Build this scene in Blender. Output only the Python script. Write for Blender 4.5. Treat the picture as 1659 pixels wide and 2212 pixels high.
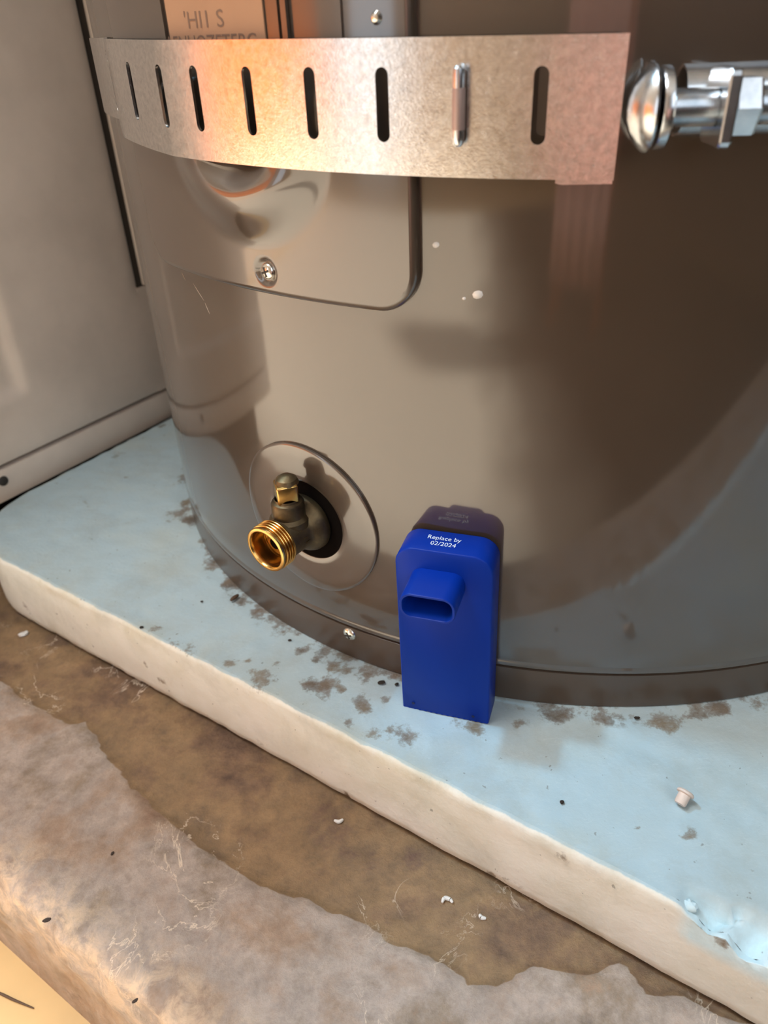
import bpy, bmesh, math, random
from mathutils import Vector, Matrix, noise

# ------------------------------------------------------------------ scene, camera, light
S = 0.33                                   # metres per modelling unit (camera height above the pad = 1)
for o in list(bpy.data.objects):
    bpy.data.objects.remove(o)
scene = bpy.context.scene
COL = scene.collection
random.seed(7)

TH, ROLL, FPX = math.radians(32.5447), math.radians(2.6236), 1650.163
CX, CY, R0 = .450937, 1.872521, .964215    # axis and radius of the tank
E1 = Vector((.8192, -.5736)); E2 = Vector((.5736, .8192))   # directions along and into the closet

fwd = Vector((0, math.cos(TH), -math.sin(TH)))
right = Vector((1, 0, 0)); down = fwd.cross(right)
r2 = math.cos(ROLL) * right + math.sin(ROLL) * down
d2 = -math.sin(ROLL) * right + math.cos(ROLL) * down
cam_d = bpy.data.cameras.new('camera')
cam = bpy.data.objects.new('camera', cam_d)
COL.objects.link(cam)
m3 = Matrix((r2, -d2, -fwd)).transposed()
cam.matrix_world = Matrix.Translation((0, 0, S)) @ m3.to_4x4()
cam_d.sensor_fit = 'VERTICAL'
cam_d.sensor_height = 36.0
cam_d.sensor_width = 27.0
cam_d.lens = FPX / 2212 * 36.0
cam_d.clip_start = 0.005
cam_d.dof.use_dof = True
cam_d.dof.focus_distance = 1.17 * S
cam_d.dof.aperture_fstop = 9.5
scene.camera = cam

world = bpy.data.worlds.new('world')
scene.world = world
world.use_nodes = True
wb = world.node_tree.nodes['Background']
wb.inputs[0].default_value = (0.86, 0.93, 1.0, 1)
wb.inputs[1].default_value = 2.3

sun_d = bpy.data.lights.new('sun', 'SUN')
sun = bpy.data.objects.new('sun', sun_d)
COL.objects.link(sun)
sun_d.energy = 15.0
sun_d.color = (1.0, .975, .94)
sun_d.angle = math.radians(7)
sv = Vector((E1.x * -1, E1.y * -1, -.70)).normalized()     # sunlight enters by the window on the right
sun.rotation_euler = sv.to_track_quat('-Z', 'Y').to_euler()

scene.view_settings.view_transform = 'Standard'
scene.view_settings.look = 'None'
scene.view_settings.gamma = 1.0
scene.view_settings.use_curve_mapping = False
scene.view_settings.exposure = 0.0

# ------------------------------------------------------------------ helpers
ORG = {}


def ab(a, b, z=0.0):
    return Vector((a * E1.x + b * E2.x, a * E1.y + b * E2.y, z))


def tp(phi, z, r):
    p = math.radians(phi)
    return Vector((CX + r * math.sin(p), CY - r * math.cos(p), z))


def tn(phi):
    p = math.radians(phi)
    return Vector((math.sin(p), -math.cos(p), 0))


def tag(o, label=None, cat=None, group=None, kind=None):
    if label: o['label'] = label
    if cat: o['category'] = cat
    if group: o['group'] = group
    if kind: o['kind'] = kind
    return o


def thing(name, loc, label, cat, group=None):
    o = bpy.data.objects.new(name, None)
    COL.objects.link(o)
    o.empty_display_size = 0.02
    o.location = Vector(loc) * S
    ORG[o.name] = Vector(loc)
    return tag(o, label, cat, group)


def link_mesh(name, me, mat, parent, org):
    o = bpy.data.objects.new(name, me)
    COL.objects.link(o)
    if mat: me.materials.append(mat)
    if parent is not None:
        o.parent = parent
    else:
        o.location = org * S
    ORG[o.name] = org
    return o


def mesh(name, verts, faces, mat, parent=None, smooth=True, org=None, recalc=True, sharp=35):
    """verts in modelling units, world space"""
    if parent is not None:
        org = ORG[parent.name]
    elif org is None:
        org = Vector((0, 0, 0))
    org = Vector(org)
    me = bpy.data.meshes.new(name)
    me.from_pydata([((Vector(v) - org) * S)[:] for v in verts], [], faces)
    bm = bmesh.new(); bm.from_mesh(me)
    if recalc:
        bmesh.ops.recalc_face_normals(bm, faces=bm.faces)
    for f in bm.faces: f.smooth = smooth
    if smooth:
        lim = math.radians(sharp)
        for e in bm.edges:
            if len(e.link_faces) == 2 and e.calc_face_angle(0) > lim:
                e.smooth = False
    bm.to_mesh(me); bm.free()
    me.update()
    return link_mesh(name, me, mat, parent, org)


def sm(x):
    x = max(0, min(1, x))
    return x * x * (3 - 2 * x)


class MB:
    def __init__(s): s.v = []; s.f = []

    def add(s, v, f):
        n = len(s.v)
        s.v += [Vector(x) for x in v]
        s.f += [tuple(i + n for i in q) for q in f]
        return s

    def box(s, c, ux, uy, uz, hx, hy, hz):
        c, ux, uy, uz = Vector(c), Vector(ux), Vector(uy), Vector(uz)
        v = [c + ux * hx * i + uy * hy * j + uz * hz * k for i in (-1, 1) for j in (-1, 1) for k in (-1, 1)]
        return s.add(v, [(0, 1, 3, 2), (4, 6, 7, 5), (0, 4, 5, 1), (2, 3, 7, 6), (0, 2, 6, 4), (1, 5, 7, 3)])

    def lathe(s, prof, o, ax, seg=40, closed=False, a0=0.0, a1=2 * math.pi, square=None):
        """prof: (radius, distance along axis)"""
        o, ax = Vector(o), Vector(ax).normalized()
        x = ax.orthogonal().normalized() if abs(ax.z) < .99 else Vector((1, 0, 0))
        if abs(ax.z) < .99:
            x = ax.cross(Vector((0, 0, 1))).normalized()
        y = ax.cross(x)
        full = abs(a1 - a0 - 2 * math.pi) < 1e-6
        n = seg if full else seg + 1
        v = []; f = []
        for r, d in prof:
            for i in range(n):
                t = a0 + (a1 - a0) * i / seg
                k = 1.0
                if square: k = square(t)
                v.append(o + ax * d + (x * math.cos(t) + y * math.sin(t)) * r * k)
        rows = len(prof)
        for j in range(rows - 1 if not closed else rows):
            for i in range(seg):
                i2 = (i + 1) % n
                j2 = (j + 1) % rows
                f.append((j * n + i, j * n + i2, j2 * n + i2, j2 * n + i))
        s.add(v, f)
        return s

    def tube(s, pts, r, seg=8, cap=True):
        pts = [Vector(p) for p in pts]
        v = []; f = []
        for i, p in enumerate(pts):
            t = (pts[min(i + 1, len(pts) - 1)] - pts[max(i - 1, 0)]).normalized()
            x = t.orthogonal().normalized(); y = t.cross(x)
            rr = r[i] if isinstance(r, (list, tuple)) else r
            v += [p + (x * math.cos(2 * math.pi * k / seg) + y * math.sin(2 * math.pi * k / seg)) * rr for k in range(seg)]
        for i in range(len(pts) - 1):
            for k in range(seg):
                k2 = (k + 1) % seg
                f.append((i * seg + k, i * seg + k2, (i + 1) * seg + k2, (i + 1) * seg + k))
        if cap:
            f.append(tuple(range(seg))); f.append(tuple((len(pts) - 1) * seg + k for k in range(seg)))
        return s.add(v, f)

    def prism(s, poly, dirv, bevel=0.0):
        """poly: 3D outline, extruded by dirv"""
        n = len(poly); dirv = Vector(dirv)
        v = [Vector(p) for p in poly] + [Vector(p) + dirv for p in poly]
        f = [tuple(range(n)), tuple(range(n, 2 * n))] + [(i, (i + 1) % n, n + (i + 1) % n, n + i) for i in range(n)]
        return s.add(v, f)

    def build(s, name, mat, parent=None, smooth=True, org=None, sharp=35):
        return mesh(name, s.v, s.f, mat, parent, smooth, org, True, sharp)


def bevel(o, w, seg=2, ang=40):
    me = o.data
    bm = bmesh.new(); bm.from_mesh(me)
    bmesh.ops.remove_doubles(bm, verts=bm.verts, dist=1e-6)
    es = [e for e in bm.edges if len(e.link_faces) == 2 and e.calc_face_angle(0) > math.radians(ang)]
    bmesh.ops.bevel(bm, geom=es, offset=w * S, segments=seg, profile=.5, affect='EDGES', clamp_overlap=True)
    for f in bm.faces: f.smooth = True
    for e in bm.edges:
        e.smooth = not (len(e.link_faces) == 2 and e.calc_face_angle(0) > math.radians(50))
    bm.to_mesh(me); bm.free()
    return o


# ------------------------------------------------------------------ materials
def srgb(r, g, b):
    f = lambda c: (c / 255 / 12.92) if c / 255 <= .04045 else ((c / 255 + .055) / 1.055) ** 2.4
    return (f(r), f(g), f(b), 1)


def new_mat(name, col=(.5, .5, .5, 1), rough=.5, metal=0.0, spec=.5, coat=0.0, coat_r=.05, ior=1.5):
    m = bpy.data.materials.new(name)
    m.use_nodes = True
    p = m.node_tree.nodes['Principled BSDF']
    p.inputs['Base Color'].default_value = col if len(col) == 4 else (*col, 1)
    p.inputs['Roughness'].default_value = rough
    p.inputs['Metallic'].default_value = metal
    p.inputs['IOR'].default_value = ior
    p.inputs['Specular IOR Level'].default_value = spec
    p.inputs['Coat Weight'].default_value = coat
    p.inputs['Coat Roughness'].default_value = coat_r
    p.inputs['Coat IOR'].default_value = 1.8 if coat > .5 else 1.5
    return m, p, m.node_tree


class NT:
    """small node helper"""

    def __init__(s, nt):
        s.nt = nt; s.N = nt.nodes; s.L = nt.links
        s.tc = s.N.new('ShaderNodeTexCoord')

    def obj(s): return s.tc.outputs['Object']

    def noise(s, scale, detail=4, rough=.55, dist=0.0, vec=None, w=0.0):
        n = s.N.new('ShaderNodeTexNoise')
        n.inputs['Scale'].default_value = scale
        n.inputs['Detail'].default_value = detail
        n.inputs['Roughness'].default_value = rough
        n.inputs['Distortion'].default_value = dist
        v = vec if vec is not None else s.obj()
        if w:
            mp = s.N.new('ShaderNodeMapping'); mp.inputs['Location'].default_value = (w, w * 1.7, w * .6)
            s.L.new(v, mp.inputs['Vector']); v = mp.outputs['Vector']
        s.L.new(v, n.inputs['Vector'])
        return n.outputs['Fac']

    def scaled(s, sx, sy, sz):
        mp = s.N.new('ShaderNodeMapping'); mp.inputs['Scale'].default_value = (sx, sy, sz)
        s.L.new(s.obj(), mp.inputs['Vector'])
        return mp.outputs['Vector']

    def ramp(s, fac, stops, interp='LINEAR'):
        r = s.N.new('ShaderNodeValToRGB')
        r.color_ramp.interpolation = interp
        els = r.color_ramp.elements
        while len(els) < len(stops): els.new(.5)
        for e, (p, c) in zip(els, stops):
            e.position = p
            e.color = c if isinstance(c, tuple) else (c, c, c, 1)
        s.L.new(fac, r.inputs['Fac'])
        return r.outputs['Color']

    def mix(s, fac, a, b, mode='MIX'):
        m = s.N.new('ShaderNodeMix'); m.data_type = 'RGBA'; m.blend_type = mode
        for sock, val in ((m.inputs[0], fac), (m.inputs[6], a), (m.inputs[7], b)):
            if isinstance(val, (int, float)): sock.default_value = val
            elif isinstance(val, tuple): sock.default_value = val
            else: s.L.new(val, sock)
        return m.outputs[2]

    def math(s, op, a, b=None, clamp=False):
        m = s.N.new('ShaderNodeMath'); m.operation = op; m.use_clamp = clamp
        for i, val in enumerate((a, b)):
            if val is None: continue
            if isinstance(val, (int, float)): m.inputs[i].default_value = val
            else: s.L.new(val, m.inputs[i])
        return m.outputs[0]

    def attr(s, name):
        a = s.N.new('ShaderNodeAttribute'); a.attribute_name = name
        return a.outputs['Fac']

    def bump(s, h, strength, dist, p):
        b = s.N.new('ShaderNodeBump')
        b.inputs['Strength'].default_value = strength
        b.inputs['Distance'].default_value = dist
        s.L.new(h, b.inputs['Height'])
        s.L.new(b.outputs['Normal'], p.inputs['Normal'])

    def set(s, out, sock): s.L.new(out, sock)


def paint(name, c, rough, spec=.5, coat=0.0, speck=.04, ior=1.5, coat_r=.05):
    m, p, nt = new_mat(name, c, rough, 0, spec, coat, coat_r, ior)
    h = NT(nt)
    n = h.noise(18, 5)
    d = tuple(x * (1 - speck * 3) for x in c[:3]) + (1,)
    l = tuple(min(1, x * (1 + speck * 2)) for x in c[:3]) + (1,)
    h.set(h.ramp(n, [(.3, d), (.7, l)]), p.inputs['Base Color'])
    h.bump(h.noise(260, 2), .012, .0006, p)
    return m


M = {}
M['tank'] = paint('tank_paint', srgb(76, 63, 51), .3, .25, 1.0, .02, 1.55, .07)
M['cover'] = paint('cover_paint', srgb(76, 63, 52), .3, .5, 1.0, .02, 1.55, .09)
M['skirt'] = paint('skirt_paint', srgb(84, 71, 60), .3, .4, .25, .03, 1.5, .15)
M['gap_shade'] = new_mat('gap_shade', (.008, .006, .005, 1), 1.0, 0, 0.0)[0]  # near-black colour standing in for shade inside gaps and holes
M['gap_brown'] = new_mat('gap_brown', (.05, .038, .028, 1), .8)[0]
M['furnace'] = paint('furnace_enamel', srgb(224, 208, 192), .38, .4, .2, .03)
M['brass'] = None
m, p, nt = new_mat('brass_bright', (.70, .42, .13, 1), .24, 1.0); M['brass'] = m
h = NT(nt); h.set(h.ramp(h.noise(60, 4), [(.3, (.46, .24, .06, 1)), (.7, (.80, .52, .18, 1))]), p.inputs['Base Color'])
h.bump(h.noise(240, 3), .12, .0004, p)
m, p, nt = new_mat('brass_aged', (.25, .18, .10, 1), .45, .85); M['brass_dark'] = m
h = NT(nt); h.set(h.ramp(h.noise(90, 5), [(.3, (.07, .05, .03, 1)), (.62, (.17, .12, .06, 1)), (.85, (.36, .25, .12, 1))]), p.inputs['Base Color'])
h.bump(h.noise(300, 4), .35, .0006, p)
# galvanised strap
m, p, nt = new_mat('galvanised_steel', (.74, .72, .69, 1), .3, 1.0); M['galv'] = m
h = NT(nt)
h.set(h.ramp(h.noise(420, 6, .7, .6), [(.3, (.58, .56, .54, 1)), (.5, (.74, .72, .70, 1)), (.72, (.88, .87, .85, 1))]), p.inputs['Base Color'])
h.set(h.ramp(h.noise(300, 5, .7, w=3), [(.3, .15), (.75, .30)]), p.inputs['Roughness'])
p.inputs['Anisotropic'].default_value = .0
h.bump(h.noise(900, 4, .7), .22, .0003, p)
m, p, nt = new_mat('zinc_plated_steel', (.66, .70, .74, 1), .22, 1.0); M['zinc'] = m
h = NT(nt); h.set(h.ramp(h.noise(120, 4), [(.3, (.50, .55, .60, 1)), (.7, (.78, .80, .82, 1))]), p.inputs['Base Color'])
m, p, nt = new_mat('rusty_zinc', (.4, .3, .27, 1), .45, .6); M['rusty'] = m
M['chrome'] = new_mat('screw_metal', (.80, .77, .70, 1), .22, 1.0)[0]
M['screw_dark'] = new_mat('screw_slot', (.03, .025, .02, 1), .6)[0]
M['white_paint_blob'] = new_mat('white_paint_blob', (.75, .72, .68, 1), .5)[0]
M['scratch'] = new_mat('scratched_paint', srgb(168, 152, 136), .5)[0]
# blue plastic
m, p, nt = new_mat('blue_plastic', (.002, .030, .30, 1), .36, 0, .14); M['blue'] = m
h = NT(nt); h.bump(h.noise(500, 2), .05, .0002, p)
p.inputs['Subsurface Weight'].default_value = 0.0
M['blue_dark'] = new_mat('blue_hole', (.004, .012, .08, 1), .6)[0]
M['white_ink'] = new_mat('white_ink', (.82, .86, .95, 1), .6)[0]
M['label'] = paint('tan_label', srgb(168, 128, 98), .45, .4, 0, .03)
M['label_ink'] = new_mat('label_ink', srgb(118, 90, 72), .6)[0]
M['plug'] = paint('beige_plastic', srgb(222, 205, 192), .5, .4, 0, .02)
M['crumb'] = new_mat('dark_crumb', (.03, .022, .016, 1), .9)[0]
M['chip'] = new_mat('brown_chip', (.06, .04, .03, 1), .9)[0]
M['twig'] = new_mat('brown_twig', (.10, .055, .03, 1), .8)[0]
M['flake'] = new_mat('white_flake', (.72, .70, .66, 1), .6)[0]

# foam
m, p, nt = new_mat('foam_board', (.6, .7, .72, 1), .72, 0, .25); M['foam'] = m
h = NT(nt)
top = h.ramp(h.noise(9, 4, .6), [(.25, srgb(178, 190, 188)), (.5, srgb(180, 201, 208)), (.75, srgb(190, 200, 194))])
side = h.ramp(h.noise(14, 5, .6, .6), [(.2, srgb(208, 206, 190)), (.5, srgb(226, 224, 213)), (.8, srgb(234, 231, 224))])
yel = h.math('MULTIPLY', h.ramp(h.noise(30, 5, .65, w=5), [(.45, 0.0), (.7, .45)]), 1.0)
sd_ = h.ramp(h.math('ADD', h.attr('side'), h.math('MULTIPLY', h.math('SUBTRACT', h.noise(60, 6, .7, w=8), .5), .9)), [(.42, 0.0), (.58, 1.0)])
base = h.mix(sd_, top, side)
base = h.mix(h.math('MULTIPLY', yel, h.attr('rim')), base, srgb(190, 178, 140))
fresh = h.attr('torn')
base = h.mix(fresh, base, srgb(206, 228, 234))
n1 = h.noise(85, 6, .7, w=2)
n2 = h.noise(30, 4, .6, w=9)
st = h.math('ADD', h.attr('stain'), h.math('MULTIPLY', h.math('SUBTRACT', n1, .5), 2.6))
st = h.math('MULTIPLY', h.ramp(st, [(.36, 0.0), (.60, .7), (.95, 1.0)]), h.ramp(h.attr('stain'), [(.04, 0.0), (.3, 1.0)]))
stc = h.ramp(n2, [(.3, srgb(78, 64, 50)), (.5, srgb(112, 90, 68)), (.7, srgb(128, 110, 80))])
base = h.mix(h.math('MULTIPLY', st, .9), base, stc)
smg = h.ramp(h.noise(22, 7, .7, .3, w=15), [(.50, 0.0), (.75, .38)])
base = h.mix(smg, base, srgb(158, 158, 146))
spk = h.ramp(h.noise(240, 2, .5, w=4), [(.73, 0.0), (.76, .55)])
base = h.mix(spk, base, srgb(110, 105, 98))
scr = h.ramp(h.noise(60, 3, .5, 1.2, vec=h.scaled(1, 5, 1)), [(.492, 0.0), (.5, .22), (.508, 0.0)])
base = h.mix(scr, base, srgb(222, 230, 228))
h.set(base, p.inputs['Base Color'])
h.bump(h.math('ADD', h.noise(70, 5, .6), h.math('MULTIPLY', h.noise(380, 3), .35)), .35, .0014, p)

# stone
m, p, nt = new_mat('cleft_stone', (.4, .3, .25, 1), .5, 0, .45); M['stone'] = m
h = NT(nt)
big = h.noise(11, 7, .68, .15)
fine = h.noise(75, 8, .75, .1, w=3)
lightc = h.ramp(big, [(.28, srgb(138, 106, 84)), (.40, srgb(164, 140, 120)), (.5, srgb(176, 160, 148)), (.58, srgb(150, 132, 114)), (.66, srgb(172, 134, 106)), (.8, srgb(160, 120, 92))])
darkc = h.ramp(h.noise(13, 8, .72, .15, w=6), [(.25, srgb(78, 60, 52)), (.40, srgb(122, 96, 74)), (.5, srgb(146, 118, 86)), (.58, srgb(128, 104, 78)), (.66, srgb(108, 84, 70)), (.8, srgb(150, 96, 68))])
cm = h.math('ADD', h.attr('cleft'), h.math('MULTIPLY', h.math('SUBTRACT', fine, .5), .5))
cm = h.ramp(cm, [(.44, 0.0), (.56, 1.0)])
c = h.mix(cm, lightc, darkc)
c = h.mix(.9, c, h.ramp(fine, [(.25, .30), (.5, .5), (.75, .70)]), 'OVERLAY')
dk = h.ramp(h.noise(22, 6, .75, .0, w=11), [(.62, 0.0), (.75, .55)])
c = h.mix(dk, c, srgb(84, 70, 62))
v1 = h.ramp(h.noise(26, 5, .62, 1.0, w=21), [(.488, 0.0), (.5, 1.0), (.512, 0.0)])
vm = h.ramp(h.noise(14, 2, .5, w=31), [(.57, 0.0), (.67, .85)])
c = h.mix(h.math('MULTIPLY', v1, vm), c, srgb(236, 216, 192))
ed = h.attr('edge')
c = h.mix(h.math('MULTIPLY', ed, h.ramp(h.noise(70, 6, .7, .5, w=13), [(.42, 0.0), (.62, .85)])), c, srgb(240, 208, 172))
h.set(c, p.inputs['Base Color'])
h.set(h.ramp(fine, [(.3, .34), (.7, .62)]), p.inputs['Roughness'])
h.bump(h.math('ADD', h.math('MULTIPLY', big, .8), fine), .7, .0024, p)

M['floor'] = paint('yellow_vinyl', srgb(206, 166, 110), .5, .4, 0, .03)
M['wall_orange'] = paint('orange_wood', srgb(186, 96, 38), .6, .3, 0, .05)
M['wall_beige'] = paint('beige_wall', srgb(206, 186, 164), .8, .2, 0, .01)
M['wall_dark'] = paint('dark_wall', srgb(70, 58, 48), .8, .2, 0, .02)
M['white_wall'] = paint('white_wall', srgb(235, 230, 222), .8, .2, 0, .01)
M['pink'] = paint('pink_cloth', srgb(252, 196, 184), .9, .2, 0, .03)
M['rug_reflect'] = paint('reflect_rug', srgb(216, 201, 178), .9, .2, 0, .02)
h = NT(M['rug_reflect'].node_tree); pr_ = M['rug_reflect'].node_tree.nodes['Principled BSDF']
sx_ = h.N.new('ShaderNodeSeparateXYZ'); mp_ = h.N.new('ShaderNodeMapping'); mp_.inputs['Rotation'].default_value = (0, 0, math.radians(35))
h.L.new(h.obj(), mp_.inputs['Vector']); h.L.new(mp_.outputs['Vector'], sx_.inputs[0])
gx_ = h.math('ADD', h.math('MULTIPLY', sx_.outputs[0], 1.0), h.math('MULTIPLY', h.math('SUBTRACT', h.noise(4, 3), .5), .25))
h.set(h.ramp(h.math('ADD', gx_, .35), [(.40, srgb(216, 201, 178)), (.58, srgb(120, 108, 94)), (.78, srgb(44, 37, 31))]), pr_.inputs['Base Color'])  # pale-to-dark gradient on the added rug sets the falloff mirrored in the tank
m, p, nt = new_mat('lamp_glow', (.9, .9, .9, 1), .5)
p.inputs['Emission Color'].default_value = (.85, .93, 1, 1); p.inputs['Emission Strength'].default_value = 2.0
M['lamp'] = m

# ------------------------------------------------------------------ room shell
ZF = -.43          # room floor
ZS = -.172         # top of the stone slab
ZC = 7.5           # ceiling


def wall_box(mb, a0, a1, b0, b1, z0, z1):
    c = ab((a0 + a1) / 2, (b0 + b1) / 2, (z0 + z1) / 2)
    mb.box(c, (*E1, 0), (*E2, 0), (0, 0, 1), abs(a1 - a0) / 2, abs(b1 - b0) / 2, abs(z1 - z0) / 2)
    return mb


AL, AR, BB, BF = -4.2, 3.5, -7.5, 3.4     # left, right, back (behind the camera), closet rear
tag(wall_box(MB(), AL - .3, AR + .3, BB - .3, BF + .3, ZF - .3, ZF).build('floor', M['floor'], smooth=False), kind='structure')
tag(wall_box(MB(), AL - .3, AR + .3, BB - .3, BF + .3, ZC, ZC + .3).build('ceiling', M['white_wall'], smooth=False), kind='structure')
tag(wall_box(MB(), AL - .3, AL, BB - .3, BF + .3, ZF, ZC).build('wall_left', M['wall_beige'], smooth=False), kind='structure')
tag(wall_box(MB(), AL, AR, BF, BF + .3, ZF, ZC).build('wall_rear', M['wall_beige'], smooth=False), kind='structure')
ax3 = Vector((0, 0, 1))
W0, W1, WZ0, WZ1 = -5.3, -.02, 1.75, 7.0   # window in the right wall
mb = MB()
wall_box(mb, AR, AR + .3, BB - .3, W0, ZF, ZC); wall_box(mb, AR, AR + .3, W1, BF + .3, ZF, ZC)
wall_box(mb, AR, AR + .3, W0, W1, ZF, WZ0); wall_box(mb, AR, AR + .3, W0, W1, WZ1, ZC)
tag(mb.build('wall_right', M['wall_dark'], smooth=False), kind='structure')
D0, D1 = -4.1, -2.5                       # open doorway in the wall behind the camera
mb = MB()
wall_box(mb, AL, D0, BB - .3, BB, ZF, ZC); wall_box(mb, D1, AR, BB - .3, BB, ZF, ZC)
wall_box(mb, D0, D1, BB - .3, BB, 5.6, ZC)
tag(mb.build('wall_back', M['wall_beige'], smooth=False), kind='structure')

# wooden panelling on the lower left wall
tag(wall_box(MB(), AL, AL + .08, -5.4, -.9, .15, 1.5).build('trim_1', M['wall_orange'], smooth=False), kind='structure')

# added stool and pink towel, out of view, put there for a pink reflection
st0 = ab(1.05, -1.95, ZF + .02)
tw_n = Vector((-.16, .98, 0)); tw_t = Vector((.98, .16, 0))
stool = thing('added_stool', st0, 'added wooden stool, unseen, holding up the reflected pink towel', 'stool')
MB().box(st0 + ax3 * 1.50, tw_t, tw_n, ax3, .34, .14, .03).build('seat', M['wall_orange'], stool, smooth=False)
for sx in (-1, 1):
    for sy in (-1, 1):
        MB().tube([st0 + tw_t * .30 * sx + tw_n * .10 * sy, st0 + tw_t * .26 * sx + tw_n * .09 * sy + ax3 * 1.47], .025, 8).build('leg', M['wall_orange'], stool)
v = []; f = []
path = [(.175, -1.25), (.172, -.9), (.17, -.5), (.165, -.2), (.16, .03), (.12, .055), (0, .058), (-.12, .055), (-.16, .03), (-.168, -.3), (-.17, -.6)]
for i in range(25):
    t_ = -.33 + .66 * i / 24
    for d_, z_ in path:
        wv = .012 * math.sin(i * 1.1) * max(0, -z_)
        v.append(st0 + ax3 * 1.50 + tw_t * t_ + tw_n * (d_ + wv) + ax3 * z_)
for i in range(24):
    for j in range(len(path) - 1):
        f.append((i * 11 + j, i * 11 + 11 + j, i * 11 + 12 + j, i * 11 + 1 + j))
tow = mesh('added_towel', v, f, M['pink'], org=st0 + ax3 * .3)
tag(tow, 'added pink towel, unseen, tinting the reflection in the strap end', 'towel')
sd = tow.modifiers.new('thickness', 'SOLIDIFY'); sd.thickness = .004

# added unseen rug, toned to bounce sunlight and darken the tank's right reflection
rug = thing('added_rug', ab(-.5, -2.4, ZF), 'added unseen rug, pale to dark to shape bounce light and tank reflections', 'rug')
mb = MB(); wall_box(mb, -4.0, 3.4, -5.2, .02, ZF, ZF + .02); mb.build('reflect_field', M['rug_reflect'], rug, smooth=False)

# added soft fill panel, out of view, lifts the ambient light
cp = ab(-2.3, -1.6, ZC)
pan = thing('fill_panel', cp, 'added square white fill light panel, unseen above the room', 'lamp')
MB().box(cp - Vector((0, 0, .06)), (*E1, 0), (*E2, 0), (0, 0, 1), .95, .95, .055).build('fill_frame', M['white_wall'], pan, smooth=False)
pd = bpy.data.lights.new('fill_light', 'AREA')
pd.shape = 'SQUARE'; pd.size = .58; pd.energy = 29.0; pd.color = (.97, .98, 1.0)
po = bpy.data.objects.new('fill_light', pd); COL.objects.link(po)
po.location = (cp - Vector((0, 0, .13))) * S
po.rotation_euler = (0, 0, math.radians(-35))

# ceiling lamp, a cool round panel
LP = Vector((-3.0, 1.9, 6.06))
lamp = thing('ceiling_lamp', (LP.x, LP.y, ZC), 'cool white round ceiling lamp above the closet', 'lamp')
MB().lathe([(.0, 0), (.30, 0), (.32, .12), (.30, .70), (.0, .70)], (LP.x, LP.y, LP.z + .03), (0, 0, 1), 40).build('housing', M['white_wall'], lamp)
ld = bpy.data.lights.new('lamp_light', 'AREA')
ld.shape = 'DISK'; ld.size = .17; ld.energy = 34.0; ld.color = (.36, .72, 1.0)
lo = bpy.data.objects.new('lamp_light', ld); COL.objects.link(lo)
lo.location = LP * S
lo.rotation_euler = (Vector((.35, .75, 0)) - LP).to_track_quat('-Z', 'Y').to_euler()

# ------------------------------------------------------------------ stone slab
cleft_px = []


def px_hit(px, py, z):
    v = Vector(((px - 829.5) / FPX, (py - 1106) / FPX, 1))
    d = r2 * v.x + d2 * v.y + fwd * v.z
    t = (z - 1) / d.z
    return Vector((d.x * t, d.y * t, z))


def to_ab(P):
    return P.x * E1.x + P.y * E1.y, P.x * E2.x + P.y * E2.y


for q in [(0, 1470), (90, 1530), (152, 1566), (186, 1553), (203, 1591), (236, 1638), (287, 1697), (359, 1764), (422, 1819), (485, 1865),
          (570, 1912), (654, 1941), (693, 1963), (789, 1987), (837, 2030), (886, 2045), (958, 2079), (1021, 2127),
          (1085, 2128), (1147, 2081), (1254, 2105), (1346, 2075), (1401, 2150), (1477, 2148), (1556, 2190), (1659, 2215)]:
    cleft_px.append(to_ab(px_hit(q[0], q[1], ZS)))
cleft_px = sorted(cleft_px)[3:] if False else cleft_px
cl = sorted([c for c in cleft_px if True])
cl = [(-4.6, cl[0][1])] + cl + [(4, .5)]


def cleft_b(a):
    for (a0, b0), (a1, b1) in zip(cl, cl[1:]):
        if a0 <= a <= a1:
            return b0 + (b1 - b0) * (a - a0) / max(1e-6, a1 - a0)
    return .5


def nz(x, y, z, s): return noise.noise(Vector((x * s, y * s, z * s)))


BS = .236
As = [-4.15 + .11 * i for i in range(20)]
a = -1.95
while a < .85: As.append(a); a += .0115
while a < 3.4: As.append(a); a += .12
Bs = [.002 * 0 + x for x in (0, .004, .010, .018, .028)]
b = .038
while b < .56: Bs.append(b); b += .0095
while b < 3.1: Bs.append(b); b += .12
verts = []; faces = []; cle = []; edg = []
nb = len(Bs); zr = [(-1, ZF), (-1, -.38), (-1, -.33), (-1, -.29), (-1, -.25), (-1, -.225), (-1, -.205), (-1, -.192)]
rows = [('s', z) for _, z in zr] + [('t', x) for x in Bs]
for a in As:
    for k, x in rows:
        if k == 's':
            rough_ = .010 * nz(a, x, 3, 9) + .006 * nz(a, x, 5, 30)
            fl = (x - ZF) / (ZS - ZF)
            P = ab(a, BS - .018 * (1 - fl) + rough_ * min(1, fl * 3) + .010 * max(0, fl - .75) * 4 * .6, x)
            cle.append(0); edg.append(min(1, max(0, (fl - .35) * 1.6)))
        else:
            bb = BS + .012 + x
            e = max(0, 1 - x / .03)
            jag = (.012 * nz(a, 0, 1, 11) + .007 * nz(a, 0, 7, 34)) * e
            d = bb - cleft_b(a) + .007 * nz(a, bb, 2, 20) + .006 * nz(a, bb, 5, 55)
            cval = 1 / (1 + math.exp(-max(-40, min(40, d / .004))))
            z = ZS - .010 * cval - .012 * e * e + .0035 * nz(a, bb, 0, 6) + .0022 * nz(a, bb, 4, 22) + .0012 * nz(a, bb, 8, 60)
            if d > .16: z -= .001
            P = ab(a, bb + jag, z)
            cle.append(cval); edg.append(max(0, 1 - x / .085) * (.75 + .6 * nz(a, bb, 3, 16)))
        verts.append(P)
nr = len(rows)
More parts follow.
